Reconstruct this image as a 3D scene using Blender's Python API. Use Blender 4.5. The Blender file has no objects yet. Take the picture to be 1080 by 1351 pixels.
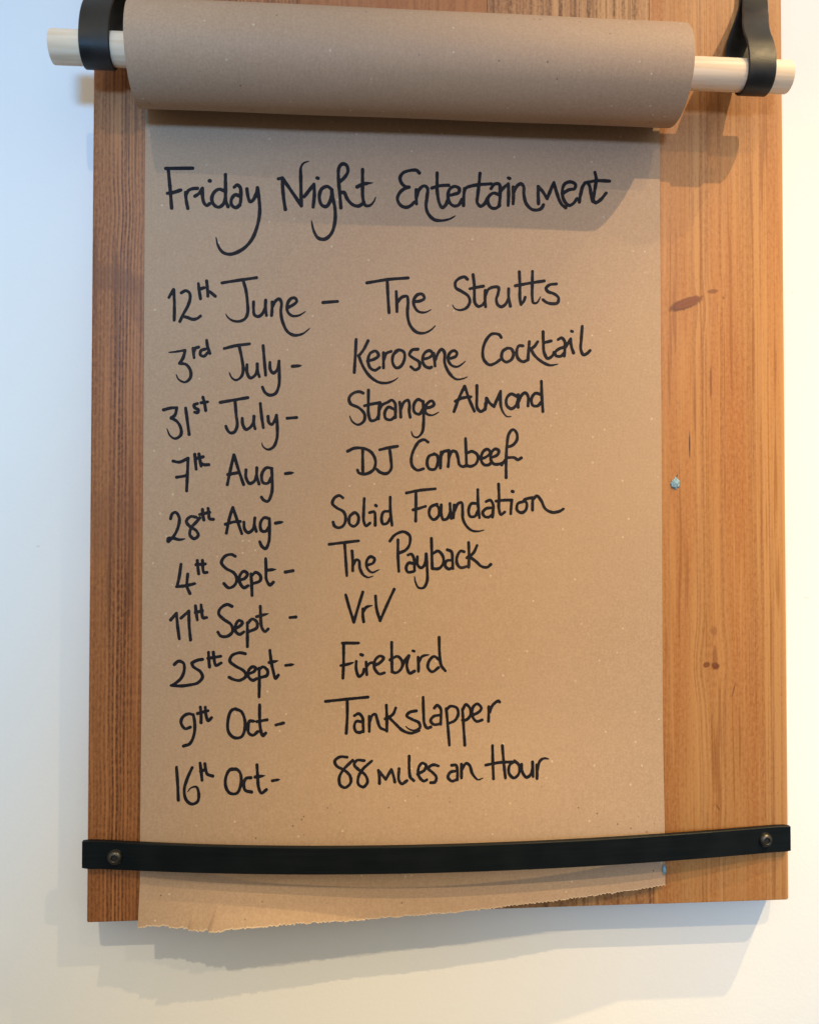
import bpy, bmesh, math, random
import numpy as np
from mathutils import Vector, Matrix
random.seed(7)
scene = bpy.context.scene
col = scene.collection

# ---------------------------------------------------------------- camera
CAM = (-0.08778, -0.72869, 0.32507)
ROT = (1.5909, -0.00072, -0.07483)
FPX = 1126.87
cd = bpy.data.cameras.new("camera"); cam = bpy.data.objects.new("camera", cd)
col.objects.link(cam); scene.camera = cam
cam.location = CAM; cam.rotation_euler = ROT
cd.sensor_fit = 'HORIZONTAL'; cd.sensor_width = 36; cd.lens = 36 * FPX / 1080
cd.clip_start = 0.01; cd.clip_end = 50

# ---------------------------------------------------------------- room light
world = bpy.data.worlds.new("World"); scene.world = world; world.use_nodes = True
bg = world.node_tree.nodes["Background"]
wt = world.node_tree        # pale ceiling and walls above, dark floor below
w_tc = wt.nodes.new('ShaderNodeTexCoord'); w_sp = wt.nodes.new('ShaderNodeSeparateXYZ'); w_mr = wt.nodes.new('ShaderNodeMapRange')
w_mr.interpolation_type = 'SMOOTHSTEP'; w_mr.inputs[1].default_value = -.35; w_mr.inputs[2].default_value = .45; w_mr.inputs[3].default_value = .12; w_mr.inputs[4].default_value = 1.0
w_mx = wt.nodes.new('ShaderNodeVectorMath'); w_mx.operation = 'SCALE'; w_mx.inputs[0].default_value = (1.0, .935, .78); w_mx.name = 'room_tint'
wt.links.new(w_tc.outputs['Generated'], w_sp.inputs[0]); wt.links.new(w_sp.outputs[2], w_mr.inputs[0]); w_up = wt.nodes.new('ShaderNodeMapRange'); w_up.inputs[1].default_value = .15; w_up.inputs[2].default_value = .9; w_up.inputs[3].default_value = 1; w_up.inputs[4].default_value = .5
w_ml = wt.nodes.new('ShaderNodeMath'); w_ml.operation = 'MULTIPLY'; wt.links.new(w_sp.outputs[2], w_up.inputs[0])
wt.links.new(w_mr.outputs[0], w_ml.inputs[0]); wt.links.new(w_up.outputs[0], w_ml.inputs[1]); wt.links.new(w_ml.outputs[0], w_mx.inputs['Scale'])
wt.links.new(w_mx.outputs[0], bg.inputs[0])
bg.inputs[0].default_value = (0.62, 0.60, 0.62, 1); bg.inputs[1].default_value = .93
scene.view_settings.view_transform = 'Standard'; scene.view_settings.look = 'None'
scene.view_settings.exposure = 0.18; scene.view_settings.gamma = 1

def spot(name, loc, target, power, color, radius, cone, blend):
    l = bpy.data.lights.new(name, 'SPOT'); l.energy = power; l.color = color
    l.shadow_soft_size = radius; l.spot_size = math.radians(cone); l.spot_blend = blend
    o = bpy.data.objects.new(name, l); col.objects.link(o); o.location = loc
    o.rotation_euler = (Vector(target) - Vector(loc)).to_track_quat('-Z', 'Y').to_euler()
    return o
# daylight from a window across the room, level with the roll
spot("window_light", (-0.30, -2.4, 0.60), (-0.85, 0, 0.54), 148, (0.07, 0.47, 1.0), 0.13, 40, 1.0)
spot("window_light_middle", (-0.10, -2.4, 0.60), (0.05, 0, 0.92), 108, (0.47, 0.66, 1.0), 0.13, 30, 1.0)
spot("window_light_side", (0.10, -2.4, 0.60), (0.72, 0, 0.00), 108, (0.34, 0.62, 1.0), 0.13, 36, 1.0)
# a row of ceiling downlights in front of the wall, and one close to it
spot("downlight_right", (1.53, -1.64, 2.73), (0.33, 0, 0.49), 265, (1.0, 0.71, 0.37), 0.012, 20, 1.0)
spot("downlight_middle", (0.57, -1.60, 1.84), (0.33, 0, 0.04), 68, (1.0, 0.72, 0.36), 0.012, 31.5, 1.0)
spot("downlight_left", (-0.46, -1.60, 1.80), (-0.48, 0, -0.06), 55, (1.0, 0.86, 0.58), 0.012, 38, 1.0)
spot("downlight_near", (1.17, -0.62, 2.00), (0.12, 0, -0.10), 135, (1.0, 0.76, 0.36), 0.010, 23, 1.0)

# ---------------------------------------------------------------- helpers
CX, CY = 540.0, 675.5
M = np.array(Matrix.Rotation(ROT[2], 3, 'Z') @ Matrix.Rotation(ROT[1], 3, 'Y') @ Matrix.Rotation(ROT[0], 3, 'X'))
C = np.array(CAM)
def at(px, py, y):
    """point of the plane at depth y that the photograph shows at px, py"""
    v = M @ np.array([(px - CX) / FPX, -(py - CY) / FPX, -1.0])
    return C + v * ((y - C[1]) / v[1])

def link(name, me, mat, parent=None, kind=None):
    o = bpy.data.objects.new(name, me); col.objects.link(o)
    if mat: me.materials.append(mat)
    if parent: o.parent = parent
    if kind: o["kind"] = kind
    return o
def from_bm(name, bm, mat, parent=None, smooth=True, kind=None):
    me = bpy.data.meshes.new(name); bmesh.ops.recalc_face_normals(bm, faces=bm.faces)
    bm.to_mesh(me); bm.free()
    if smooth:
        for p in me.polygons: p.use_smooth = True
        me.set_sharp_from_angle(angle=math.radians(35))
    return link(name, me, mat, parent, kind)
def tag(o, label=None, cat=None, group=None):
    if label: o["label"] = label
    if cat: o["category"] = cat
    if group: o["group"] = group
    return o
def empty(name, loc=(0, 0, 0)):
    o = bpy.data.objects.new(name, None); col.objects.link(o); o.location = loc; o.empty_display_size = .02
    return o
def keep(o, parent):       # parent without moving the child
    o.parent = parent; o.matrix_parent_inverse = Matrix.Translation(-parent.location)
    return o

# node helper
class G:
    def __init__(s, name):
        s.m = bpy.data.materials.new(name); s.m.use_nodes = True
        s.t = s.m.node_tree; s.b = s.t.nodes["Principled BSDF"]
        s.co = s.n('ShaderNodeTexCoord').outputs['Object']
        sp = s.n('ShaderNodeSeparateXYZ'); s.l(s.co, sp.inputs[0]); s.X, s.Y, s.Z = sp.outputs
    def n(s, t): return s.t.nodes.new(t)
    def l(s, a, b): s.t.links.new(a, b)
    def put(s, v, i):
        if hasattr(v, 'is_linked'): s.l(v, i)
        else: i.default_value = v
    def ma(s, op, *a, clamp=False):
        n = s.n('ShaderNodeMath'); n.operation = op; n.use_clamp = clamp
        for i, v in enumerate(a): s.put(v, n.inputs[i])
        return n.outputs[0]
    def add(s, a, b): return s.ma('ADD', a, b)
    def mul(s, a, b): return s.ma('MULTIPLY', a, b)
    def sub(s, a, b): return s.ma('SUBTRACT', a, b)
    def vec(s, x, y, z):
        n = s.n('ShaderNodeCombineXYZ')
        for i, v in enumerate((x, y, z)): s.put(v, n.inputs[i])
        return n.outputs[0]
    def noise(s, v, scale=1, detail=2, rough=.5, dist=0):
        n = s.n('ShaderNodeTexNoise'); s.l(v, n.inputs['Vector']); n.inputs['Scale'].default_value = scale
        n.inputs['Detail'].default_value = detail; n.inputs['Roughness'].default_value = rough
        n.inputs['Distortion'].default_value = dist
        return n.outputs[0]
    def voro(s, v, scale):
        n = s.n('ShaderNodeTexVoronoi'); s.l(v, n.inputs['Vector']); n.inputs['Scale'].default_value = scale
        return n.outputs['Distance'], n.outputs['Color']
    def ss(s, v, a, b, lo=0., hi=1.):
        n = s.n('ShaderNodeMapRange'); n.interpolation_type = 'SMOOTHSTEP'; s.put(v, n.inputs[0])
        for i, q in enumerate((a, b, lo, hi)): n.inputs[i + 1].default_value = q
        return n.outputs[0]
    def mix(s, f, a, b, mode='MIX'):
        n = s.n('ShaderNodeMix'); n.data_type = 'RGBA'; n.blend_type = mode
        s.put(f, n.inputs[0]); s.put(a if hasattr(a, 'is_linked') else (*a, 1), n.inputs[6]); s.put(b if hasattr(b, 'is_linked') else (*b, 1), n.inputs[7])
        return n.outputs[2]
    def bump(s, h, strength, dist):
        n = s.n('ShaderNodeBump'); s.l(h, n.inputs['Height']); n.inputs['Strength'].default_value = strength
        n.inputs['Distance'].default_value = dist; s.l(n.outputs[0], s.b.inputs['Normal'])
    def set(s, color=None, rough=None, metal=None, spec=None, **k):
        for q, v in (('Base Color', color), ('Roughness', rough), ('Metallic', metal), ('Specular IOR Level', spec)):
            if v is not None: s.put((*v, 1) if isinstance(v, tuple) and len(v) == 3 else v, s.b.inputs[q])
        return s.m

def wood(name, base, dark, light, period, contrast, warp, seed, knots=(), marks=(), fine=0.0, edge=None, rough=.5, bands=()):
    """long grain running up Z; knots bend the rings round them: (x, z, sx, sz, strength)"""
    g = G(name); X, Z = g.X, g.Z
    w = g.noise(g.vec(g.mul(X, 5.), seed, g.mul(Z, 3.0)), 1, 2)
    u = g.add(X, g.mul(g.sub(w, .5), warp))
    for kx, kz, sx, sz, st in knots:
        dx = g.sub(X, kx); dz = g.sub(Z, kz)
        e = g.add(g.ma('POWER', g.ma('ABSOLUTE', g.mul(dx, 1 / sx)), 2.), g.ma('POWER', g.ma('ABSOLUTE', g.mul(dz, 1 / sz)), 2.))
        ex = g.ma('EXPONENT', g.mul(e, -1.))
        u = g.sub(u, g.mul(g.mul(dx, ex), st))
    for bz, sz, amp in bands:      # whole rings leaning sideways about a height
        dz = g.mul(g.sub(Z, bz), 1 / sz)
        u = g.add(u, g.mul(g.ma('EXPONENT', g.mul(g.mul(dz, dz), -1.)), g.mul(g.add(X, .2), amp)))
    n1 = g.noise(g.vec(g.mul(u, 1 / period), seed, g.mul(Z, 1.2)), 1, 2, .55)
    n2 = g.noise(g.vec(g.mul(u, .22 / period), seed + 3.3, g.mul(Z, .9)), 1, 2)
    n3 = g.noise(g.vec(g.mul(u, 3.2 / period), seed + 7, g.mul(Z, 9.)), 1, 3, .6)
    line = g.ss(n1, .40, .66)
    if fine:
        s1 = g.ma('SINE', g.add(g.mul(u, 2 * math.pi / fine), g.mul(n2, 9.)))
        amp = g.ss(g.noise(g.vec(g.mul(u, 45.), seed + 2, g.mul(Z, 4.)), 1, 2), .25, .7, .25, 1.)
        line = g.add(g.mul(line, .4), g.mul(g.mul(g.ss(s1, -.9, 1.), amp), .75))
    f = g.add(g.mul(line, contrast), g.mul(g.sub(n3, .5), .75))
    n4 = g.noise(g.vec(g.mul(X, 30.), seed + 11, g.mul(Z, 2.6)), 1, 2)
    c = g.mix(g.ma('MINIMUM', g.ma('MAXIMUM', f, 0.), 1.), light, dark)
    c = g.mix(g.ss(n2, .35, .7, 0, .75), c, base)
    c = g.mix(g.ss(n4, .38, .68, 0, .38), c, tuple(v * q for v, q in zip(dark, (1.35, 1.05, .85))))
    # short dark pores
    po = g.noise(g.vec(g.mul(X, 1100.), seed, g.mul(Z, 45.)), 1, 1)
    c = g.mix(g.ss(po, .63, .78, 0, .35), c, tuple(v * .45 for v in dark))
    mot = g.noise(g.vec(g.mul(X, 420.), seed, g.mul(Z, 230.)), 1, 3, .75)
    c = g.mix(g.ss(mot, .40, .68, 0, .50), c, light)
    c = g.mix(g.ss(mot, .46, .30, 0, .35), c, dark)
    st_ = g.noise(g.vec(g.mul(X, 190.), seed + 1, g.mul(Z, 5.)), 1, 2)
    c = g.mix(g.ss(st_, .56, .68, 0, .60), c, light)
    c = g.mix(g.ss(st_, .42, .34, 0, .50), c, dark)
    for mx, mz, sx, sz, ang, colr, st in marks:
        ca, sa = math.cos(ang), math.sin(ang)
        dx = g.sub(X, mx); dz = g.sub(Z, mz)
        nn = g.noise(g.vec(g.mul(X, 420.), seed, g.mul(Z, 300.)), 1, 2)
        a = g.mul(g.add(g.mul(dx, ca), g.mul(dz, sa)), 1 / sx); b = g.mul(g.sub(g.mul(dz, ca), g.mul(dx, sa)), 1 / sz)
        e = g.add(g.ma('SQRT', g.add(g.mul(a, a), g.mul(b, b))), g.mul(g.sub(nn, .5), .5))
        c = g.mix(g.ss(e, 1.15, .65, 0, st), c, colr)
    if edge:
        c = g.mix(g.ss(X, edge[0], edge[1], 0, .55), c, light)
    g.bump(g.add(g.mul(line, -.6), g.mul(g.add(po, mot), -.4)), .30, .0004)
    return g.set(c, g.ss(n3, .2, .8, rough - .12, rough + .08), spec=.5)

# ---------------------------------------------------------------- materials
def kraft(name, along):
    g = G(name)
    v = g.vec(g.X, g.Y, g.Z)
    n = g.noise(v, 520, 3, .7); big = g.noise(v, 7, 3, .5); mid = g.noise(v, 150, 3, .6)
    rib = g.noise(g.vec(g.mul(g.X, 1500.), g.mul(g.Y, 60.), g.mul(g.Z, 60.)), 1, 1)
    c = g.mix(g.ss(n, .28, .72), (.385, .250, .160), (.465, .318, .212))
    c = g.mix(g.ss(mid, .3, .7, 0, .18), c, (.34, .225, .145))
    c = g.mix(g.ss(big, .3, .7, 0, .22), c, (.50, .345, .23))
    c = g.mix(g.ss(rib, .5, .8, 0, .20), c, (.29, .19, .12))
    d, cc = g.voro(v, 190)
    sep = g.n('ShaderNodeSeparateColor'); g.l(cc, sep.inputs[0])
    c = g.mix(g.mul(g.ss(d, .22, .08), g.ss(sep.outputs[0], .925, .95, 0, .7)), c, (.66, .54, .40))
    c = g.mix(g.mul(g.ss(d, .2, .09), g.ss(sep.outputs[1], .955, .97, 0, .7)), c, (.10, .06, .04))
    g.bump(g.add(n, g.mul(mid, .5)), .08, .0004)
    return g.set(c, .62, spec=.35)
M_KRAFT = kraft("kraft_paper", 0)

gi = G("marker_ink")
ni = gi.noise(gi.vec(gi.X, gi.Y, gi.Z), 700, 3, .7); nb = gi.noise(gi.vec(gi.X, gi.Y, gi.Z), 30, 2)
M_INK = gi.set(gi.mix(gi.ss(gi.add(gi.mul(ni, .7), gi.mul(nb, .5)), .58, .88, 0, .75), (.006, .006, .011), (.042, .031, .031)), .6, spec=.18)

gw = G("painted_wall")
vw = gw.vec(gw.X, gw.Y, gw.Z)
nw = gw.noise(vw, 330, 3, .6); nw2 = gw.noise(vw, 40, 3, .5); nw3 = gw.noise(vw, 3, 3)
cw = gw.mix(gw.ss(nw3, .3, .7), (.84, .832, .822), (.868, .858, .848))
for sx, sz, rx, rz in ((.3145, .1600, .0022, .0006), (.336, .262, .003, .0008), (-.352, .31, .0016, .0007), (.325, .545, .0012, .001)):
    dx = gw.mul(gw.sub(gw.X, sx), 1 / rx); dz = gw.mul(gw.sub(gw.Z, sz), 1 / rz)
    cw = gw.mix(gw.ss(gw.add(gw.mul(dx, dx), gw.mul(dz, dz)), 1.4, .5, 0, .35), cw, (.42, .40, .37))
gw.bump(gw.add(gw.mul(nw, .7), gw.mul(nw2, 1.2)), .15, .0012)
M_WALL = gw.set(cw, .55, spec=.3)

gl = G("black_leather")
vl = gl.vec(gl.X, gl.Y, gl.Z)
nl = gl.noise(vl, 900, 3, .6); nl2 = gl.noise(vl, 60, 3)
gl.bump(gl.add(nl, gl.mul(nl2, .6)), .25, .0004)
M_LEATHER = gl.set(gl.mix(gl.ss(nl2, .3, .7), (.009, .009, .010), (.019, .016, .014)), gl.ss(nl2, .3, .7, .40, .54), spec=.36)

gs = G("blackened_steel")
vs = gs.vec(gs.X, gs.Y, gs.Z)
ns = gs.noise(gs.vec(gs.mul(gs.X, 12.), gs.Y, gs.mul(gs.Z, 400.)), 1, 3, .6); ns2 = gs.noise(vs, 35, 3)
gs.bump(ns, .1, .0002)
M_STEEL = gs.set(gs.mix(gs.ss(gs.add(gs.mul(ns, .6), gs.mul(ns2, .4)), .35, .65), (.0030, .0050, .0068), (.0055, .0080, .0100)), gs.ss(ns2, .3, .7, .42, .54), spec=.13)

gb = G("dark_screw_metal")
nbm = gb.noise(gb.vec(gb.X, gb.Y, gb.Z), 700, 2)
M_SCREW = gb.set(gb.mix(nbm, (.055, .05, .043), (.12, .108, .09)), .38, metal=.9)
gb2 = G("socket_black"); M_SOCKET = gb2.set((.006, .005, .005), .6)

gd = G("pale_dowel_wood")
nd = gd.noise(gd.vec(gd.mul(gd.X, 5.), gd.mul(gd.Y, 190.), gd.mul(gd.Z, 190.)), 1, 3, .55)
nd2 = gd.noise(gd.vec(gd.mul(gd.X, 60.), gd.mul(gd.Y, 900.), gd.mul(gd.Z, 900.)), 1, 2)
nd3 = gd.noise(gd.vec(gd.mul(gd.X, 9.), gd.mul(gd.Y, 60.), gd.mul(gd.Z, 60.)), 1, 2)
cdw = gd.mix(gd.ss(nd, .35, .65), (.82, .65, .49), (.68, .49, .32))
cdw = gd.mix(gd.ss(nd3, .4, .7, 0, .5), cdw, (.84, .73, .57))
cdw = gd.mix(gd.ss(nd2, .6, .8, 0, .35), cdw, (.52, .36, .21))
gd.bump(nd2, .12, .0003)
M_DOWEL = gd.set(cdw, .5, spec=.35)

gt = G("blue_putty")
nt = gt.noise(gt.vec(gt.X, gt.Y, gt.Z), 900, 3)
gt.bump(nt, .4, .0004)
M_PUTTY = gt.set(gt.mix(gt.ss(nt, .4, .6), (.10, .20, .29), (.27, .44, .56)), .6)
gc = G("grey_card_core"); nc = gc.noise(gc.vec(gc.X, gc.Y, gc.Z), 300, 3)
M_CORE = gc.set(gc.mix(nc, (.30, .24, .18), (.40, .33, .26)), .8)

KN = (.22, .08, .03)
M_PLANK = [
    wood("pine_fine_grain", (0.321, 0.113, 0.032), (0.114, 0.034, 0.010), (0.498, 0.198, 0.066), .0040, 1.25, .004, 1.0, fine=.0030,
         bands=((.590, .022, .022), (.30, .10, .006), (.10, .03, .012)),
         marks=((-.300, .538, .060, .012, -.20, (.19, .066, .024), .42), (-.262, .512, .010, .045, .5, (.21, .078, .03), .35), (-.285, .33, .03, .03, 0, (.22, .08, .03), .3))),
    wood("pine_plain", (0.342, 0.128, 0.041), (0.228, 0.072, 0.020), (0.437, 0.176, 0.061), .006, .7, .01, 5.0),
    wood("pine_bold_grain", (0.342, 0.144, 0.051), (0.097, 0.030, 0.009), (0.570, 0.296, 0.122), .0058, 1.1, .008, 9.0),
    wood("pine_knotty", (0.457, 0.182, 0.051), (0.268, 0.087, 0.020), (0.573, 0.275, 0.096), .0027, .58, .005, 13.0, edge=(.2945, .2975),
         knots=((.2115, .5245, .020, .022, .45), (.235, .535, .015, .015, .3), (.2315, .2065, .016, .028, .55), (.215, .10, .03, .05, .2)),
         marks=((.2106, .5240, .0166, .0050, .36, (.085, .026, .010), .88), (.2124, .5250, .0148, .0040, .36, (.26, .085, .032), .95), (.2122, .5246, .011, .0006, .36, (.20, .06, .025), .5),
                (.2355, .5355, .0055, .0022, .1, (.24, .085, .030), .8), (.2450, .530, .0012, .0014, 0, (.24, .085, .03), .7),
                (.2330, .4545, .0012, .016, .0, (.22, .07, .022), .7), (.2455, .46, .0005, .060, .0, (.24, .08, .03), .55),
                (.2135, .3990, .0006, .013, -.0, (.05, .015, .008), .9), (.2018, .3716, .0005, .0022, -.3, (.06, .02, .01), .9),
                (.2275, .2065, .0036, .0026, .3, (.20, .065, .022), .9), (.2355, .2055, .0040, .0034, -.4, (.17, .050, .016), .95), (.2350, .2140, .0022, .010, .0, (.26, .09, .03), .6), (.2345, .2360, .0030, .0040, 0, (.30, .11, .04), .6),
                (.2520, .1845, .0006, .0075, -.25, (.20, .07, .03), .8), (.2370, .0820, .0005, .0035, .6, (.12, .04, .02), .8)), rough=.46),
]

# ---------------------------------------------------------------- wall
WT = 0.031   # board face to wall
bm = bmesh.new()
bmesh.ops.create_cube(bm, size=1)
bmesh.ops.scale(bm, vec=(4.0, .12, 3.4), verts=bm.verts)
bmesh.ops.translate(bm, vec=(0, WT + .06, .7), verts=bm.verts)
tag(from_bm("wall", bm, M_WALL, smooth=False, kind="structure"), "smooth white painted wall behind the wooden board")

# ---------------------------------------------------------------- board of edge-glued planks
board = empty("wooden_board", (0, 0, 0))
tag(board, "orange brown pine board of edge-glued planks hung on the white wall", "board")
def rounded(a, b, r):  # corner helper
    return [(a + r * (1 - math.cos(t)), b + r * (1 - math.sin(t))) for t in [k * math.pi / 8 for k in range(5)]]
def plank(x0, x1, z0, z1, rl, rr, mat):
    T = WT - .0005; bot = .0014
    pts = [(x0, T)]
    pts += [(x0 + rl * (1 - math.cos(t)), rl * (1 - math.sin(t))) for t in [k * math.pi / 10 for k in range(6)]]
    pts += [(x1 - rr * (1 - math.cos(t)), rr * (1 - math.sin(t))) for t in [k * math.pi / 10 for k in range(5, -1, -1)]]
    pts += [(x1, T)]
    bm = bmesh.new(); rings = []
    cx = (x0 + x1) / 2
    for z, ins in ((z0, bot), (z0 + bot * .3, bot * .3), (z0 + bot, 0), (z1 - bot, 0), (z1, bot)):
        rings.append([bm.verts.new((x, min(T, y + ins) if y < T else y, z)) for x, y in pts])
    n = len(pts)
    for a, b in zip(rings, rings[1:]):
        for i in range(n): bm.faces.new((a[i], a[(i + 1) % n], b[(i + 1) % n], b[i]))
    bm.faces.new(rings[0]); bm.faces.new(rings[-1][::-1])
    return from_bm("plank", bm, mat, board)
E0 = [-.300, -.128, .0345, .1790, .3020]
for i in range(4):
    plank(E0[i] + (.00012 if i else 0), E0[i + 1] - (.00012 if i < 3 else 0), 0 if i != 3 else -.0002, .93, .0025 if i == 0 else .0004, .0048 if i == 3 else .0004, M_PLANK[i])

# ---------------------------------------------------------------- dowel
DY, DZ, DR = -.0418, .7064, .0130
def lathe_x(name, x0, x1, prof, cy, cz, mat, parent=None, seg=96):
    """prof: list of (x, r); closed revolution round X"""
    bm = bmesh.new(); rings = []
    for x, r in prof:
        rings.append([bm.verts.new((x, cy + r * math.cos(2 * math.pi * k / seg), cz + r * math.sin(2 * math.pi * k / seg))) for k in range(seg)])
    for a, b in zip(rings, rings[1:]):
        for k in range(seg): bm.faces.new((a[k], a[(k + 1) % seg], b[(k + 1) % seg], b[k]))
    return bm, rings
x0, x1 = -.3198, .2835
bm, rg = lathe_x("dowel", x0, x1, [(x0, DR - .0012), (x0 + .0004, DR - .0004), (x0 + .0012, DR), (x1 - .0012, DR), (x1 - .0004, DR - .0004), (x1, DR - .0012)], DY, DZ, M_DOWEL)
bm.faces.new(rg[0]); bm.faces.new(rg[-1])
dowel = from_bm("dowel", bm, M_DOWEL)
tag(dowel, "pale wooden dowel rod passing through the paper roll and both leather loops", "rod")

# ---------------------------------------------------------------- roll of paper
RZ, RR = DZ - .0031, .0394
RX0, RX1 = -.2548, .1863
roll = empty("paper_roll", (0, DY, RZ))
tag(roll, "brown kraft paper roll with its sheet hanging down, handwritten with an entertainment list", "paper roll")
seg = 160
bm = bmesh.new()
def ringx(x, r0, noise=0):
    out = []
    for k in range(seg):
        a = 2 * math.pi * k / seg
        r = r0
        out.append(bm.verts.new((x, DY + r * math.cos(a), RZ + r * math.sin(a))))
    return out
NX = 60
xs = [RX0 + (RX1 - RX0) * i / NX for i in range(NX + 1)]
rings = []
# end faces: stepped windings
def prof_end(x, s):
    p = []
    for k in range(22):
        r = .0165 + (RR - .0165) * k / 21
        off = random.uniform(0, .0006) if k < 21 else .0
        p.append((x + s * off, r))
    return p
prof = [(x, r) for x, r in prof_end(RX0, 1)] + [(x, RR + .00012 * math.sin(x * 40) ) for x in xs[1:-1]] + [(x, r) for x, r in prof_end(RX1, -1)[::-1]]
for x, r in prof: rings.append(ringx(x, r))
rings.append(rings[0])
for a, b in zip(rings, rings[1:]):
    for k in range(seg): bm.faces.new((a[k], a[(k + 1) % seg], b[(k + 1) % seg], b[k]))
keep(from_bm("roll", bm, M_KRAFT), roll)
bm, rg = lathe_x("core", 0, 0, [(RX0 + .0004, .0138), (RX0 + .0002, .0163), (RX1 - .0002, .0163), (RX1 - .0004, .0138), (RX0 + .0004, .0138)], DY, RZ, M_CORE, seg=64)
keep(from_bm("core", bm, M_CORE), roll)

# ---------------------------------------------------------------- hanging sheet
def bow(x):
    q = 1 - (x / .286) ** 2
    return .0198 * (q ** 1.05 if q > 0 else 0)
def sstep(a, b, v):
    t = min(1, max(0, (v - a) / (b - a))); return t * t * (3 - 2 * t)
def sheet_y(x, z):
    """depth of the sheet's front face"""
    h = 1 - sstep(.035, .175, z)
    y = .0012 + .34 * bow(x) * h
    y += .00035 * math.sin(x * 23 + 1) * math.sin(z * 11 + .5) * sstep(.02, .12, z) + .00035
    if z < .032:   # creased, curling tail
        d = .032 - z
        y += .34 * d * math.exp(-((x + .17) / .11) ** 2)      # the tail curls away from the board
        y += .10 * d * sstep(-.10, .05, x) * (1 - sstep(.08, .18, x))
        # creases near the left corner
        l1 = (x + .2145) - (z + .004) * .30; l2 = (x + .1985) - (z + .004) * .42
        if z < .02:
            y += .0024 * math.exp(-(l2 / .0013) ** 2) * sstep(.02, .004, z)
            y += .0018 * math.exp(-(l1 / .0012) ** 2) * sstep(.012, .002, z)
            y += .0022 * sstep(.014, -.004, z) * sstep(-.001, .002, l2) * (1 - sstep(.02, .20, l2))
    return y
# torn lower edge as the photograph shows it
TE = [(184, 1224), (196, 1222.5), (215, 1222.5), (240, 1226), (262, 1229), (280, 1229), (290, 1231), (303, 1226.5), (330, 1224.5), (350, 1223), (380, 1220), (420, 1217.5), (475, 1214), (520, 1210), (560, 1207), (600, 1204), (640, 1199.5), (683, 1194), (740, 1187.5), (800, 1179.5), (850, 1171.5), (876, 1168)]
TEP = []
for px, py in TE:
    y = -.0015
    for _ in range(6):
        p = at(px, py, y); y = -sheet_y(p[0], p[2])
    TEP.append((p[0], p[2]))
def torn(x):
    for (a, za), (b, zb) in zip(TEP, TEP[1:]):
        if x <= b: break
    t = (x - a) / (b - a)
    z = za + (zb - za) * max(0, min(1, t))
    return z
rj = random.Random(3)
SX0, SX1 = -.2563, .1875
NXs = 640
sxs = [SX0 + (SX1 - SX0) * i / NXs for i in range(NXs + 1)]
jag = []
v = 0
for i, x in enumerate(sxs):
    rough_amt = .0007 if x < -.14 else .0005
    v = .55 * v + rj.uniform(-1, 1) * rough_amt
    jag.append(v + (.00035 * math.sin(x * 2 * math.pi / .0032) if x > -.14 else 0))
ZT = RZ + .012
zl = list(np.linspace(.03, .19, 60)) + list(np.linspace(.195, ZT, 70))
bm = bmesh.new(); cols = []
TH = .00022
for side in (0, 1):
    g_ = []
    for i, x in enumerate(sxs):
        zb = torn(x) + jag[i]
        zs = [zb + (.03 - zb) * k / 16 for k in range(16)] + zl
        colv = []
        for z in zs:
            y = -sheet_y(x, z)
            colv.append(bm.verts.new((x, y + (TH if side else 0), z)))
        g_.append(colv)
    cols.append(g_)
for side, g_ in enumerate(cols):
    for a, b in zip(g_, g_[1:]):
        for j in range(len(a) - 1):
            f = (a[j], b[j], b[j + 1], a[j + 1]); bm.faces.new(f if not side else f[::-1])
A, B = cols
n = len(A[0])
for i in range(NXs): bm.faces.new((A[i][0], B[i][0], B[i + 1][0], A[i + 1][0])); bm.faces.new((A[i][-1], A[i + 1][-1], B[i + 1][-1], B[i][-1]))
for j in range(n - 1): bm.faces.new((A[0][j], A[0][j + 1], B[0][j + 1], B[0][j])); bm.faces.new((A[-1][j], B[-1][j], B[-1][j + 1], A[-1][j + 1]))
sheet = keep(from_bm("hanging_sheet", bm, M_KRAFT), roll)

# pale fibres along the torn edge
gf = G("torn_paper_fibre"); nf = gf.noise(gf.vec(gf.X, gf.Y, gf.Z), 900, 3)
M_FIBRE = gf.set(gf.mix(nf, (.50, .36, .24), (.68, .53, .38)), .8)
bm = bmesh.new(); prev = None
for i in range(0, NXs + 1):
    x = sxs[i]; zb = torn(x) + jag[i]
    wdt = (.0007 if x < -.14 else .00045) * (.6 + .8 * rj.random())
    y = -sheet_y(x, zb) - .00012
    a = bm.verts.new((x, y, zb - .00015)); b = bm.verts.new((x, -sheet_y(x, zb + wdt) - .00008, zb + wdt)); c_ = bm.verts.new((x, y + .0004, zb - .0001))
    if prev:
        bm.faces.new((prev[0], a, b, prev[1])); bm.faces.new((prev[2], c_, a, prev[0]))
    prev = (a, b, c_)
from_bm("torn_edge", bm, M_FIBRE, sheet)

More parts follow.
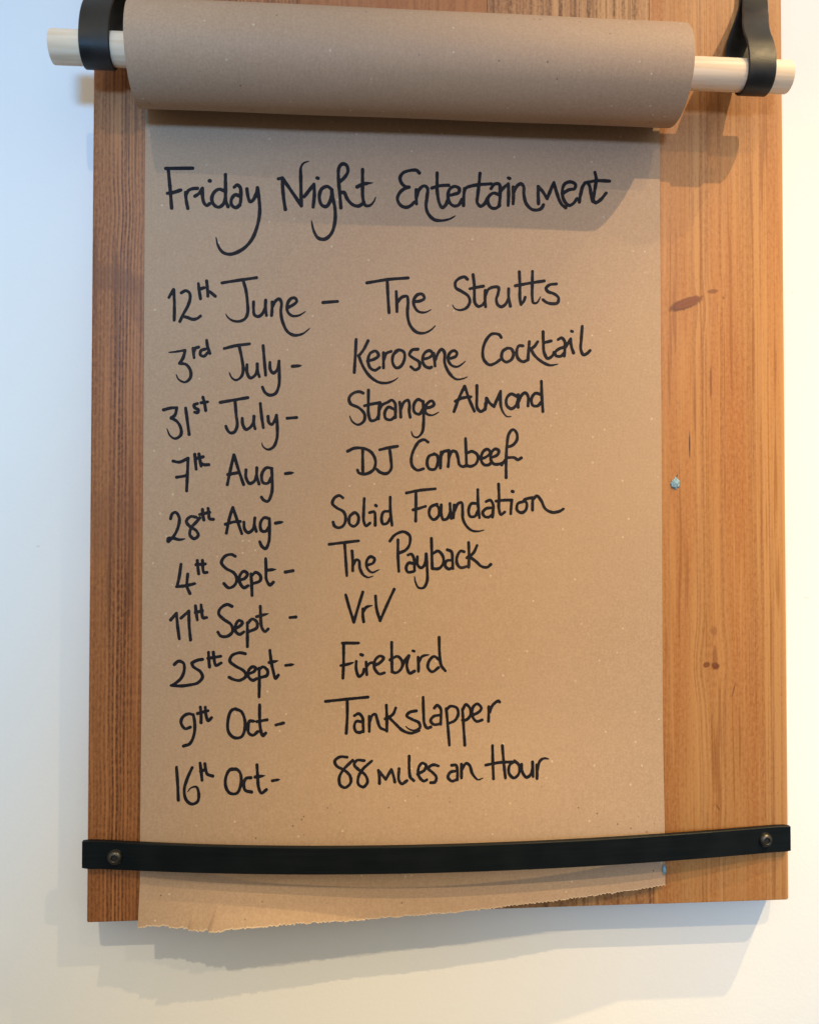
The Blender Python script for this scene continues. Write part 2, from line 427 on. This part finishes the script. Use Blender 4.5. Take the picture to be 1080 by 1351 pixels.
# ---------------------------------------------------------------- handwriting
STROKES = '''
@200,190,6.75,2.3|handwritten word Friday
125,215 365,213;148,225 165,400 178,568;140,437 190,430 258,408
302,430 308,500 322,570;305,450 330,410 370,395 408,393;385,462 420,440 452,392/452,395 452,450 465,520 490,545 515,530;515,325 520,326
645,415 600,400 555,430 535,490 560,545 600,560 640,530 658,480;657,270 658,400 660,500 680,555
735,382 762,362 788,385 795,440 790,520 780,550;785,462 745,450 712,485 712,540 750,565 785,540
848,398 855,450 875,510 900,500 935,430 942,390;942,388 955,480 962,600 940,730 890,850 810,935 700,980 630,960 590,900 573,830>
@350,190,6.75,2.3|handwritten word Night
115,308 150,300;150,300 155,400 165,500 178,580;150,300 220,400 320,548;320,548 318,450 315,300 318,200 345,165 385,152>
345,468 390,410 432,355/432,355 436,450 425,560;460,300 470,303
592,405 550,375 500,400 480,470 500,540 540,555 570,520 590,450/590,405 600,480 618,560 620,680 590,790 530,845 470,835 430,770 410,680>
665,330 700,300 735,240 720,185 685,175 655,210 650,300 660,420 672,565;672,430 700,430 730,490 780,540 830,550 865,530
865,225 865,350 868,480 890,545 930,545 965,510 982,470>;815,380 870,355 955,343>
@510,190,6.75,2.2|handwritten word Entertainment
290,255 265,232 200,235 145,255 118,300 135,350 165,375 200,382/200,382 150,400 110,440 95,490 125,545 175,562 215,545 245,515
262,405 262,470 265,530;265,470 285,410 330,370 362,390 358,470 350,560 370,620 420,670 490,680 560,665 610,638>
448,255 448,350 450,430 470,530 495,565 525,540 540,500;400,390 470,370 550,365
560,455 600,445 640,430 645,395 605,375 560,400 545,460 560,520 600,550 640,540 670,490
692,395 685,470 683,545;688,430 705,390 760,370 820,360 930,352
830,258 822,350 810,450 805,520 835,552 875,525 895,480
928,395 960,355 1000,355 1010,400 1008,480 1000,550;1000,450 950,435 905,470 900,520 930,565 970,570 1005,545
@660,190,6.75,2.2
-5,425 30,385 70,352/70,352 72,440 68,545;70,300 82,305
112,380 115,450 112,530;115,440 140,380 180,352 205,375 208,450 230,530 280,580 330,585 365,570 382,540
335,375 335,450 338,530;338,380 375,420 415,485/415,485 445,410 475,340/475,340 500,430 540,530 580,565
560,435 610,405 660,395 665,355 620,335 570,355 550,420 565,500 610,545 650,525 680,485
725,390 712,450 702,515;712,450 735,370 765,342 790,365 805,440 820,510
840,250 852,310 840,400 825,500/825,500 845,520 890,495 940,435;750,345 850,325 970,328
@210,350,9,2.05|handwritten date reading 12th June
115,380 170,285/172,290 180,450 178,650;262,325 310,300 355,320 368,380 340,480 290,570 245,665;285,605 340,620 400,640 450,630 490,600
465,215 475,300 490,395;480,280 530,265;563,185 572,280 578,365;575,300 610,320 665,365
745,207 900,182 1155,145;1000,190 1030,300 1048,450 1050,560 1020,630 940,665 860,650 810,610 790,575>
@320,350,6.75,2.05
97,325 97,390 105,440 140,455 175,430 200,380;205,310 203,380 212,445
262,325 262,390 258,445;262,380 290,320 325,298 345,330 340,410 355,500 400,590 460,622 530,610 575,580 598,558>
405,375 450,350 482,320 465,290 430,295 400,340 400,410 440,448 500,445 560,410>;715,330 845,320
@470,340,7.2,2.05|handwritten band name reading The Strutts
100,237 300,205 490,190;293,225 300,370 310,520;378,320 383,420 385,510;390,420 430,375 480,365 490,410 485,540 510,640 570,705 640,715 700,690 750,645>
550,415 600,410 645,385 625,345 580,350 545,400 550,460 590,510 650,518 710,492>
@590,340,6.75,2.0
178,190 155,170 110,180 72,215 75,265 130,300 185,340 200,390 170,445 110,465 65,450 45,418>
228,150 238,230 240,320 245,400 275,432 310,420 330,395;200,275 260,262 320,252
338,290 335,370 340,435;340,330 365,280 420,258 455,265 450,320 435,370 450,420 480,435 515,415 545,360;545,275 545,350 560,430
640,125 645,250 645,360 655,415/655,415 680,385 692,350;757,120 755,250 755,350 765,400 795,400 830,345>;605,248 730,225 862,205
970,232 910,240 878,270 895,300 950,320 988,355 980,400 930,408 880,395 850,372
@205,430,5.4,2.05|handwritten date reading 3rd July
<95,188 150,182 210,172/212,175 195,230 172,265/172,265 220,275 250,320 248,370 210,400 165,380 148,345>
268,158 275,225;272,185 285,158 308,150;352,165 325,175 320,205 345,215 370,192;365,102 372,150 388,195
490,160 570,140 670,127;598,150 615,230 625,310 612,360 575,385 545,370 525,330>
652,275 652,330 675,370 710,350 725,310;725,270 727,320 740,360;767,140 775,240 785,350
815,258 818,310 840,335 868,310 880,250;880,250 882,350 880,420 855,480 810,492 778,470 762,435;975,287 1040,282>
@440,430,5.4,2.0|handwritten band name reading Kerosene Cocktail
160,95 155,200 147,330;245,105 215,165 178,215;178,210 210,290 260,360 320,400 380,405 430,388 458,368>
240,250 290,235 320,210 300,178 260,195 245,250 262,300 295,315 328,295
355,190 355,240 355,298;357,240 375,195 410,180;455,175 425,205 420,260 445,298 480,285 505,230 500,185 465,170 440,182
600,165 560,170 540,205 570,230 608,255 610,295 580,312 550,290
640,235 680,225 705,200 685,175 650,190 632,240 650,285 685,298 697,292
712,195 718,240 722,285;725,240 745,190 770,165 790,190 790,260 820,330 870,378 920,375 952,362>
835,230 870,215 878,190 855,175 825,195 815,240 840,280 880,290 915,270 938,250>
@610,420,5.4,2.0
275,135 260,115 210,110 170,150 145,220 150,290 190,330 230,320 265,295
320,210 285,235 280,285 310,310 350,290 362,250 345,215 315,212;430,195 400,195 385,235 395,285 430,308 465,295
475,165 470,230 465,295;535,165 510,200 475,225;485,215 510,260 560,305 620,333 680,325>
573,95 575,180 580,240 605,285 640,265 650,240;580,172 630,160
680,150 705,138 728,165 728,220 725,268;720,205 690,215 660,240 665,265 700,268 725,245
735,200 755,170 770,145/770,145 775,200 790,245;775,90 783,93;852,55 845,150 842,220 860,258 885,250 908,228
@205,510,5.4,2.05|handwritten date reading 31st July
58,165 110,152 152,150/152,152 140,200 112,225/112,222 155,250 182,300 180,345 140,370 105,350 82,300>;215,152 228,250 240,340
300,120 275,130 280,150 305,165 300,185 280,182;338,75 350,120 358,170;325,115 372,108
462,112 560,95 658,78;567,105 575,200 582,280 560,325 530,328 508,300 502,282
618,225 622,270 645,305 680,285 700,250;702,212 700,260 710,300;747,120 755,200 768,292
802,212 808,255 828,270 850,240 862,205;863,205 868,290 865,370 840,430 800,448 765,425 758,400>;938,225 1005,220
@440,500,5.4,2.0|handwritten band name reading Strange Almond
210,100 185,90 140,100 110,135 120,175 180,205 220,250 215,300 175,325 135,305 113,262>
248,80 247,180 248,250 265,295 300,290 320,260;220,190 270,178 330,168
325,190 322,240 320,285;322,225 345,185 385,165;385,165 415,150 438,175 440,230 440,275;430,215 390,200 365,235 370,280 405,290 440,265
470,165 475,215 478,270;478,215 500,165 530,150 540,185 538,230 545,272
635,160 600,145 572,180 575,235 610,250 635,215;637,160 640,230 640,310 630,380 595,415 565,405 553,372>
650,205 690,200 715,180 700,155 670,170 650,210 660,245 700,258 750,235>
@570,490,5.4,2.0
230,105 190,190 155,285;232,105 260,190 300,283;165,212 210,190 275,180
318,100 318,180 320,260 345,285 372,268 380,225;385,190 385,225 378,270;388,190 410,225 440,250/440,250 465,190 487,140/487,140 485,200 495,270 530,320 562,320>
600,175 560,160 530,190 530,240 560,265 595,245 610,200;612,165 612,210 612,255;616,215 635,170 662,152 682,175 682,245
775,165 735,155 708,190 715,240 750,245 778,215;777,70 780,170 788,285
@205,580,5.4,2.05|handwritten date reading 7th Aug
125,152 170,160 232,133/232,133 228,240 222,365;150,268 190,262 222,255
280,105 285,160 290,210;310,102 318,150 325,188;285,135 340,122;322,165 345,178 380,178
558,108 535,210 512,320;560,108 590,210 628,320;515,248 590,235
645,215 645,270 670,312 705,295 720,250;722,200 722,260 738,315
830,205 790,200 758,245 765,305 800,310 825,270;828,215 832,300 828,380 800,440 770,430 755,410;925,242 985,235>
@440,560,5.4,2.0|handwritten band name reading DJ Cornbeef
100,190 150,168 220,172 270,200 298,260 285,320 230,352 180,345 170,325;207,185 207,260 208,350
328,180 390,165 455,155;398,170 408,250 408,320 375,350 330,340 308,320
672,125 645,108 610,120 575,170 553,240 560,295 595,325 640,315
720,210 680,225 665,270 680,315 720,318 740,280 740,225 715,208
765,195 762,250 760,310;762,235 780,195 820,185;820,195 820,250 815,300;820,240 845,190 870,195 885,235 895,285 920,300 945,290
@530,550,5.4,1.95
453,153 457,250 460,350;460,260 500,245 540,275 530,330 490,352 460,345
560,300 600,285 630,255 610,230 580,245 562,300 585,340 620,340 640,318;635,290 680,270 690,240 665,228 640,250 632,300 655,335 695,335 718,325
750,215 790,200 820,160 815,110 790,90 762,120 748,200 742,300 742,432;710,342 735,305;750,290 800,290 825,305 850,292
@205,650,5.4,2.05|handwritten date reading 28th Aug
108,185 120,150 145,140 170,180 160,250 130,310 92,348;88,345 92,325 130,325 170,335 212,328>
290,175 250,170 220,205 245,240 290,270 305,305 275,328 245,300 255,250 290,210 315,180
335,120 338,160 345,195;375,112 380,150 385,185 412,190;315,155 360,145 385,140
550,105 525,190 505,288;552,105 580,190 615,292;498,225 560,208 605,205
630,210 635,260 660,285 695,260 706,215;708,180 705,230 718,275
810,185 775,178 748,215 755,270 785,275 812,235;812,185 812,270 808,350 785,398 760,385 743,350;855,217 910,208>
@430,630,5.4,1.95|handwritten band name reading Solid Foundation
120,145 95,128 60,145 45,185 75,215 125,245 140,290 125,340 90,358 60,345 50,318
200,250 170,275 165,325 195,348 225,325 230,275 205,248 185,258;272,150 268,240 268,310 285,345 312,325
310,250 340,242/348,250 350,290 350,340;353,198 358,202;450,240 410,245 395,290 405,330 435,325 455,290;457,140 458,240 470,340
572,110 660,92 778,80;640,110 640,200 638,310;620,230 660,220 708,205
790,190 745,210 735,265 765,300 800,275 805,225 785,192;820,195 820,250 835,300 865,290 885,245;882,185 885,235 892,290
@580,620,5.4,1.95
103,250 100,300 97,342;105,290 130,240 155,232 162,290 165,350 190,400 230,432 275,437 315,428>
270,240 225,240 205,285 215,330 250,330 272,290;270,140 272,240 282,340
330,225 360,215 380,250 378,300 375,335;372,270 330,275 305,305 320,332 350,335 375,315
418,100 422,200 420,270 435,318 462,300;400,222 460,215 510,215/512,215 508,260 505,312;515,152 522,155
595,225 555,240 550,285 580,305 612,285 618,235 600,215 630,202 660,198;662,200 660,240 660,285;662,215 690,185 720,215 750,275 800,302 850,295 880,278
@205,720,5.4,2.05|handwritten date reading 4th Sept
182,132 170,220 155,285/150,292 215,285 280,270;230,202 225,290 245,340
298,105 302,150 308,200;335,105 338,160 345,190 368,190;290,135 355,130
568,75 540,62 495,75 470,120 500,160 560,195 580,240 560,285 520,300 488,270
605,245 640,230 655,200 630,182 602,210 600,260 630,300 660,285;680,200 685,270 688,355;680,220 715,190 748,215 745,250 700,268
785,92 788,170 790,240 815,280 840,260;790,175 860,168>;925,188 980,178
@430,690,5.4,1.95|handwritten band name reading The Payback
22,152 120,140 232,127;132,140 140,260 148,375;185,200 190,270 190,340;195,295 215,262 235,270 240,320 265,370 300,388 335,378>
295,300 335,285 345,255 315,240 290,270 292,320 325,352 380,332>;512,120 512,230 518,345;455,128 490,85 550,62 595,90 595,150 570,190 520,215
@500,690,5.4,1.95
205,228 230,222 248,255 252,340;245,290 210,285 192,320 205,350 245,346;272,240 275,300 300,320 325,295 335,220;335,220 342,330 340,420 315,462 280,460 258,420 252,380>
372,110 375,220 378,325;380,220 420,200 455,240 455,290 425,325 380,325;485,190 515,205 522,260 525,325;520,265 480,270 470,305 495,328 525,315
605,205 580,200 555,240 555,290 580,318 625,310;637,140 640,230 638,315;697,160 670,215 625,248;650,245 690,275 730,310 770,315 795,295
@205,780,5.4,2.05|handwritten date reading 11th Sept
108,205 150,158/150,158 158,250 170,340;182,192 238,142/238,142 240,240 250,348
285,105 290,150 298,205;325,98 330,150 340,190 365,188;285,152 335,140
545,108 510,95 465,120 450,160 485,200 540,240 548,290 510,322 465,320 445,292
568,265 600,250 620,225 595,208 572,240 570,285 600,308 630,290;655,225 655,310 655,395;660,225 690,198 722,220 722,260 665,288
747,108 750,200 758,260 780,288 803,270;720,182 805,160>;958,188 1000,184
@430,770,5.4,1.95|handwritten band name reading VrV
140,80 165,170 198,275/198,275 225,180 262,60;262,180 262,230 268,272;262,205 285,170 330,155>;352,88 360,180 385,265/385,265 430,160 485,40
@205,840,5.4,2.05|handwritten date reading 25th Sept
135,198 165,175 200,190 205,240 180,300 120,348;262,185 300,168 335,162;258,190 270,215 320,250 335,290 300,330 240,345 180,352 112,348
378,112 380,160 385,215;412,112 418,160 430,205 468,188;375,155 465,140
640,122 600,115 545,135 530,175 570,210 630,245 645,280 600,312 555,305 525,290
660,265 700,250 715,225 690,215 662,245 665,290 695,312 720,300;738,225 740,320 738,430;740,235 765,215 798,240 795,275 755,290
815,98 825,180 840,250 855,298 875,275;810,185 875,172>;928,205 988,198>
@430,830,5.4,1.95|handwritten band name reading Firebird
115,100 175,100 232,100;125,110 125,230 120,350;105,260 150,252 198,238>;215,230 215,290 235,338 262,318 270,285;248,182 260,186
285,235 288,280 290,325;290,265 315,242 345,240;345,262 390,235 410,205 385,192 350,220 345,280 380,320 415,312
467,95 468,200 470,305;455,220 510,195 545,240 530,290 495,312 470,305;545,265 560,225 590,190/590,190 575,260 595,315 630,300;618,155 628,158
655,200 658,250 658,302;658,240 685,195 735,183>;800,215 770,195 735,225 725,275 755,305 800,275;805,60 808,170 820,260 850,298
@205,910,5.4,2.05|handwritten date reading 9th Oct
270,180 235,172 195,195 182,235 210,278 248,268;270,178 280,240 275,320 245,385 200,402
320,125 325,180 325,235;355,125 360,180 375,220 400,200;300,170 375,150
570,135 540,150 518,210 520,300 560,342 610,338 635,290 635,210 610,155 575,140;700,225 670,225 660,265 665,310 695,325 728,300
742,108 742,200 748,280 765,328 785,310;722,228 795,215;858,252 912,238
@420,900,5.4,1.95|handwritten band name reading Tankslapper
50,138 200,122 352,107;205,120 205,240 198,365;255,240 285,225 312,250 318,310 320,355;312,285 270,280 255,320 270,355 300,358 320,345
362,245 362,300 362,352;362,290 385,235 405,230 420,275 440,325 475,342;483,165 487,250 487,350;550,185 530,230 475,262;500,250 550,300 600,345 660,365 715,345
697,205 650,215 628,240 665,265 715,290 722,325 680,345 645,335 620,315>;745,108 748,220 755,300 775,328 800,320
@520,900,5.4,1.9
285,185 305,165 330,190 332,250 330,300;322,235 280,245 258,275 280,302 330,298;370,190 380,300 392,450;370,200 400,172 445,185 455,230 430,275 385,295
485,190 492,300 502,450;485,200 510,160 540,190 540,240 510,270 485,270;560,235 600,215 620,185 590,155 560,180 555,240 585,280 625,270
672,175 672,230 670,280;680,215 700,165 740,135 750,142
@205,980,5.4,2.05|handwritten date reading 16th Oct
150,175 158,290 163,410;262,178 225,260 205,340 220,410 260,438 300,420 308,360 290,315 250,325 230,350>
318,145 325,200 332,268;352,150 358,190 370,225 408,238;320,205 358,190
570,190 535,190 505,235 500,310 530,360 580,360 608,300 605,220 575,188 545,192;680,250 645,255 630,295 640,340 685,352
723,158 728,240 735,320 755,360 790,335;710,245 780,235>;832,272 885,262>
@430,970,5.4,1.95|handwritten name reading 88 miles an Hour
150,158 100,155 62,185 75,220 130,250 170,290 175,340 135,375 100,355 95,300 125,245 190,180;272,182 220,180 200,210 230,245 280,285 295,335 265,370 230,350 230,300 260,245 325,185
372,250 380,295 380,345;380,260 425,315/425,315 465,245/465,245 480,290 490,335;520,240 518,320 540,348 575,325;592,150 592,240 600,300 625,325
650,280 700,250 712,215 685,200 660,230 660,290 695,328 718,318;800,220 760,212 728,238 760,268 785,300 775,335 745,340
895,215 925,215 935,250 935,320;930,255 885,265 868,300 895,328 935,315
@560,960,5.4,1.95
262,260 262,310 262,360;265,300 295,255 320,270 340,330 380,372 415,360>;483,130 485,240 490,365;553,130 562,240 575,360;435,268 530,250 620,245
640,240 605,270 600,325 635,360 670,330 672,270 640,238;690,262 697,320 725,355 755,335 768,290;768,245 772,350
798,265 800,320 800,365;802,305 820,240 850,220 885,225>
'''
def spline(P):
    P = [np.array(p, float) for p in P]
    if len(P) == 2:
        return [P[0] + (P[1] - P[0]) * t for t in np.linspace(0, 1, 6)]
    Q = [2 * P[0] - P[1]] + P + [2 * P[-1] - P[-2]]
    out = []
    for i in range(1, len(Q) - 2):
        p0, p1, p2, p3 = Q[i - 1:i + 3]
        # centripetal Catmull-Rom
        t0 = 0; t1 = t0 + max(1e-3, np.linalg.norm(p1 - p0)) ** .5; t2 = t1 + max(1e-3, np.linalg.norm(p2 - p1)) ** .5; t3 = t2 + max(1e-3, np.linalg.norm(p3 - p2)) ** .5
        for t in np.linspace(t1, t2, 7)[:-1]:
            a1 = (t1 - t) / (t1 - t0) * p0 + (t - t0) / (t1 - t0) * p1
            a2 = (t2 - t) / (t2 - t1) * p1 + (t - t1) / (t2 - t1) * p2
            a3 = (t3 - t) / (t3 - t2) * p2 + (t - t2) / (t3 - t2) * p3
            b1 = (t2 - t) / (t2 - t0) * a1 + (t - t0) / (t2 - t0) * a2
            b2 = (t3 - t) / (t3 - t1) * a2 + (t - t1) / (t3 - t1) * a3
            out.append((t2 - t) / (t2 - t1) * b1 + (t - t1) / (t2 - t1) * b2)
    out.append(P[-1])
    return out
def strokes_of(text):
    """-> list of (label, [segments (x0,y0,r0,x1,y1,r1) in photograph pixels])"""
    lines = []; rr = random.Random(11)
    for row in text.strip().splitlines():
        if row[0] == '@':
            hd, _, lab = row[1:].partition('|')
            ox, oy, sc, rad = map(float, hd.split(','))
            if lab: lines.append((lab, []))
            continue
        for st in row.split(';'):
            ts = st.startswith('<'); te = st.endswith('>'); st = st.strip('<>')
            pts = []
            for sub in st.split('/'):
                P = [tuple(map(float, q.split(','))) for q in sub.split()]
                P = [(ox + a / sc, oy + b / sc) for a, b in P]
                pts += spline(P)
            L = [0]
            for a, b in zip(pts, pts[1:]): L.append(L[-1] + float(np.linalg.norm(b - a)))
            tot = L[-1]; rs = []; ph = rr.uniform(0, 6)
            for l in L:
                r = rad * (1 + .07 * math.sin(l * .21 + ph) + .04 * math.sin(l * .6 + ph * 2))
                k = min(26, tot * .4)
                if te and tot - l < k: r *= .28 + .72 * (max(0, tot - l) / k) ** .7
                if ts and l < k: r *= .3 + .7 * (l / k) ** .7
                rs.append(r * 1.04)
            for i in range(len(pts) - 1):
                lines[-1][1].append((*pts[i], rs[i], *pts[i + 1], rs[i + 1]))
    return lines
def to_sheet(px, py):
    y = np.full_like(px, -.0016)
    v = (M @ np.stack([(px - CX) / FPX, -(py - CY) / FPX, -np.ones_like(px)])).T
    p = C + v * ((y - C[1]) / v[:, 1])[:, None]
    for _ in range(4):
        y = np.array([-sheet_y(a, b) - .00010 for a, b in zip(p[:, 0], p[:, 2])])
        p = C + v * ((y - C[1]) / v[:, 1])[:, None]
    return p
STEP = .5
def ink(name, segs, parent):
    S = np.array(segs)
    x0 = min(S[:, 0].min(), S[:, 3].min()) - 4; x1 = max(S[:, 0].max(), S[:, 3].max()) + 4
    y0 = min(S[:, 1].min(), S[:, 4].min()) - 4; y1 = max(S[:, 1].max(), S[:, 4].max()) + 4
    nx = int((x1 - x0) / STEP) + 2; ny = int((y1 - y0) / STEP) + 2
    F = np.full((ny, nx), 9.)
    for a, b, r0, c, d, r1 in S:   # distance to a tapering capsule, evaluated in its own box
        m = max(r0, r1) + 2
        i0 = int((min(a, c) - m - x0) / STEP); i1 = int((max(a, c) + m - x0) / STEP) + 2
        j0 = int((min(b, d) - m - y0) / STEP); j1 = int((max(b, d) + m - y0) / STEP) + 2
        i0 = max(0, i0); j0 = max(0, j0)
        gx = x0 + STEP * np.arange(i0, min(i1, nx)); gy = y0 + STEP * np.arange(j0, min(j1, ny))
        GX, GY = np.meshgrid(gx, gy)
        dx, dy = c - a, d - b; L2 = dx * dx + dy * dy + 1e-9
        t = np.clip(((GX - a) * dx + (GY - b) * dy) / L2, 0, 1)
        D = np.hypot(GX - a - t * dx, GY - b - t * dy) - (r0 + (r1 - r0) * t)
        sl = F[j0:j0 + len(gy), i0:i0 + len(gx)]
        np.minimum(sl, D, out=sl)
    F += (np.sin(np.arange(nx)[None, :] * .9 + np.arange(ny)[:, None] * 1.7) * .06)   # fibres wick the ink a little
    F[np.abs(F) < 1e-4] = 1e-4
    V = {}; verts = []; faces = []
    def vid(key, x, y):
        if key not in V: V[key] = len(verts); verts.append((x, y))
        return V[key]
    ins = F < 0
    cells = ins[:-1, :-1] | ins[1:, :-1] | ins[:-1, 1:] | ins[1:, 1:]
    for j, i in zip(*np.nonzero(cells)):
        cs = [(i, j), (i + 1, j), (i + 1, j + 1), (i, j + 1)]
        poly = []
        for k in range(4):
            (ax, ay), (bx, by) = cs[k], cs[(k + 1) % 4]
            fa, fb = F[ay, ax], F[by, bx]
            if fa < 0: poly.append(vid((ax, ay, 'v'), x0 + ax * STEP, y0 + ay * STEP))
            if (fa < 0) != (fb < 0):
                t = fa / (fa - fb)
                lo, hi = ((ax, ay), (bx, by)) if (ax, ay) < (bx, by) else ((bx, by), (ax, ay))
                poly.append(vid((lo, hi), x0 + (ax + (bx - ax) * t) * STEP, y0 + (ay + (by - ay) * t) * STEP))
        if len(poly) >= 3: faces.append(poly)
    vp = np.array(verts)
    P3 = to_sheet(vp[:, 0], vp[:, 1])
    me = bpy.data.meshes.new(name)
    me.from_pydata([tuple(p) for p in P3], [], [f[::-1] for f in faces]); me.update()
    for p in me.polygons: p.use_smooth = True
    return link(name, me, M_INK, parent)
for lab, segs in strokes_of(STROKES):
    o = ink("handwriting", segs, sheet); o["label"] = lab

# ---------------------------------------------------------------- black clamp bar
bar = empty("clamp_bar", (0, -.003, .055))
tag(bar, "black steel strip bowed across the foot of the hanging paper, screwed to the board", "bar")
BT = .0050; G0 = .0016
def bar_y(x): return G0 + bow(x)            # back face distance in front of the board
TOP = [(108, 1110), (184, 1114), (260, 1116.3), (350, 1118.2), (475, 1118.6), (600, 1116.5), (700, 1112.6), (800, 1107.2), (860, 1103.2), (950, 1097.2), (1043, 1090.2)]
BOT = [(108, 1147), (184, 1150), (260, 1152.3), (350, 1153.9), (475, 1154.2), (600, 1152), (700, 1148.2), (800, 1142), (860, 1138), (950, 1131.8), (1043, 1124)]
def edge_pts(E):
    out = []
    for px, py in E:
        y = -.01
        for _ in range(6):
            p = at(px, py, y); y = -(bar_y(p[0]) + BT)
        out.append((p[0], p[2]))
    return out
et, eb = edge_pts(TOP), edge_pts(BOT)
pt = np.polyfit(*zip(*et), 4); pb = np.polyfit(*zip(*eb), 4)
bx0, bx1 = et[0][0], et[-1][0]
bm = bmesh.new(); rings = []
NB = 120
ch = .0005
for i in range(NB + 1):
    x = bx0 + (bx1 - bx0) * i / NB
    e = ch if i in (0, NB) else 0
    yb = -bar_y(x); yf = yb - BT; zt = np.polyval(pt, x); zb = np.polyval(pb, x)
    rings.append([bm.verts.new((x, a, b)) for a, b in ((yb - e, zb + e), (yf + ch + e, zb + e), (yf + e, zb + ch + e), (yf + e, zt - ch - e), (yf + ch + e, zt - e), (yb - e, zt - e))])
for a, b in zip(rings, rings[1:]):
    for k in range(6): bm.faces.new((a[k], a[(k + 1) % 6], b[(k + 1) % 6], b[k]))
bm.faces.new(rings[0]); bm.faces.new(rings[-1])
keep(from_bm("bar", bm, M_STEEL), bar)
# dark spacer washers between bar ends and board are the screws' own shanks
def lathe_y(cx, cz, prof, seg=40):
    bm = bmesh.new(); rings = []
    for y, r in prof:
        rings.append([bm.verts.new((cx + r * math.cos(2 * math.pi * k / seg), y, cz + r * math.sin(2 * math.pi * k / seg))) for k in range(seg)])
    for a, b in zip(rings, rings[1:]):
        for k in range(seg): bm.faces.new((a[k], a[(k + 1) % seg], b[(k + 1) % seg], b[k]))
    bm.faces.new(rings[0]); bm.faces.new(rings[-1])
    return bm
def bolt(px, py, yface, parent, R=.0057, mat=M_SCREW):
    p = at(px, py, yface - .002); cx, cz = p[0], p[2]
    pr = [(yface + .012, .002), (yface - .0002, .002), (yface - .0002, R * 1.12), (yface - .0008, R * 1.12), (yface - .0008, R)]
    pr += [(yface - .0008 - .0036 * math.sin(t), R * .50 + R * .50 * math.cos(t)) for t in [k * math.pi / 16 for k in range(9)]]
    pr += [(yface - .0042, R * .44), (yface - .0014, R * .42)]
    s = keep(from_bm("screw", lathe_y(cx, cz, pr), mat), parent)
    # hexagonal recess insert
    h = from_bm("socket", lathe_y(cx, cz, [(yface - .0010, R * .40), (yface - .0036, R * .41)], 6), M_SOCKET)
    h.parent = s
    return s
xl_ = at(152, 1132, 0)[0]; xr_ = at(1009, 1109, 0)[0]
bolt(151.5, 1132, -(bar_y(xl_) + BT), bar)
bolt(1010, 1109, -(bar_y(xr_) + BT), bar)

# ---------------------------------------------------------------- leather loops
def catmull(P, n=10):
    return [tuple(p) for p in spline([np.array(p, float) for p in P])]
def strap(xc, xf, label, screw):
    root = empty("leather_strap", (xc, 0, .79)); tag(root, label, "strap", "leather loops holding the dowel")
    R = DR + .0013
    P = [(-.0042, .822), (-.0046, .806), (-.0060, .796), (-.0135, .782), (-.0290, .764), (-.0435, .745), (-.0530, .728), (-.0563, .712)]
    P += [(DY + R * math.cos(a), DZ + R * math.sin(a)) for a in [math.radians(d) for d in (195, 220, 245, 270, 295, 320, 340)]]
    P += [(-.0235, .716), (-.0150, .732), (-.0075, .752), (-.0028, .775), (-.0018, .800), (-.0018, .822)]
    pts = catmull(P)
    W, T = .0116, .0011
    bm = bmesh.new(); rings = []
    for i, (y, z) in enumerate(pts):
        a = pts[max(0, i - 1)]; b = pts[min(len(pts) - 1, i + 1)]
        ty, tz = b[0] - a[0], b[1] - a[1]; L = math.hypot(ty, tz); ny, nz = -tz / L, ty / L
        w = W
        sec = [(-w, -T * .5), (-w + .0006, -T), (w - .0006, -T), (w, -T * .5), (w, T * .5), (w - .0006, T), (-w + .0006, T), (-w, T * .5)]
        k = sstep(.800, .735, z) if False else 1 - sstep(.735, .800, z)
        xm = xc + (xf - xc) * k
        rings.append([bm.verts.new((xm + u, y + ny * v, z + nz * v)) for u, v in sec])
    for a, b in zip(rings, rings[1:]):
        for k in range(8): bm.faces.new((a[k], a[(k + 1) % 8], b[(k + 1) % 8], b[k]))
    bm.faces.new(rings[0]); bm.faces.new(rings[-1])
    keep(from_bm("strap", bm, M_LEATHER), root)
    yf = -.0055
    pr = [(yf + .01, .002), (yf, .002), (yf, .0055), (yf - .0006, .0055)] + [(yf - .0006 - .002 * math.sin(t), .0054 * math.cos(t)) for t in [k * math.pi / 20 for k in range(1, 10)]]
    keep(from_bm("screw", lathe_y(xc, screw, pr), M_SOCKET), root)
strap(.2727, .2540, "black leather loop at the right end of the dowel, hanging beside the white wall", .8035)
strap(-.2790, -.2836, "black leather loop at the left end of the dowel, half over the board's edge", .8035)

# ---------------------------------------------------------------- blue putty
def putty(px, py, y, sx, sy, sz, label, spike=None):
    p = at(px, py, y)
    bm = bmesh.new(); bmesh.ops.create_icosphere(bm, subdivisions=3, radius=1)
    rp = random.Random(px)
    for v in bm.verts:
        n = 1 + .16 * math.sin(v.co.x * 5 + 1) * math.cos(v.co.z * 6) + rp.uniform(-.06, .06)
        v.co = Vector((v.co.x * sx * n, max(v.co.y, -1) * sy * n, v.co.z * sz * n))
        if spike and v.co.z > sz * .55:
            v.co.z += spike * (v.co.z / sz - .55) * (1 if v.co.x > 0 else .3)
    bmesh.ops.translate(bm, vec=(p[0], y, p[2]), verts=bm.verts)
    o = from_bm("putty_blob", bm, M_PUTTY); tag(o, label, "putty"); return o
putty(890.3, 638.5, -.0003, .0040, .0013, .0042, "small pale blue putty blob stuck on the right of the board beside the paper", .003)
putty(876.0, 1147.5, -.0063, .0016, .0012, .0040, "blue putty sliver at the paper's lower right edge just under the black bar")
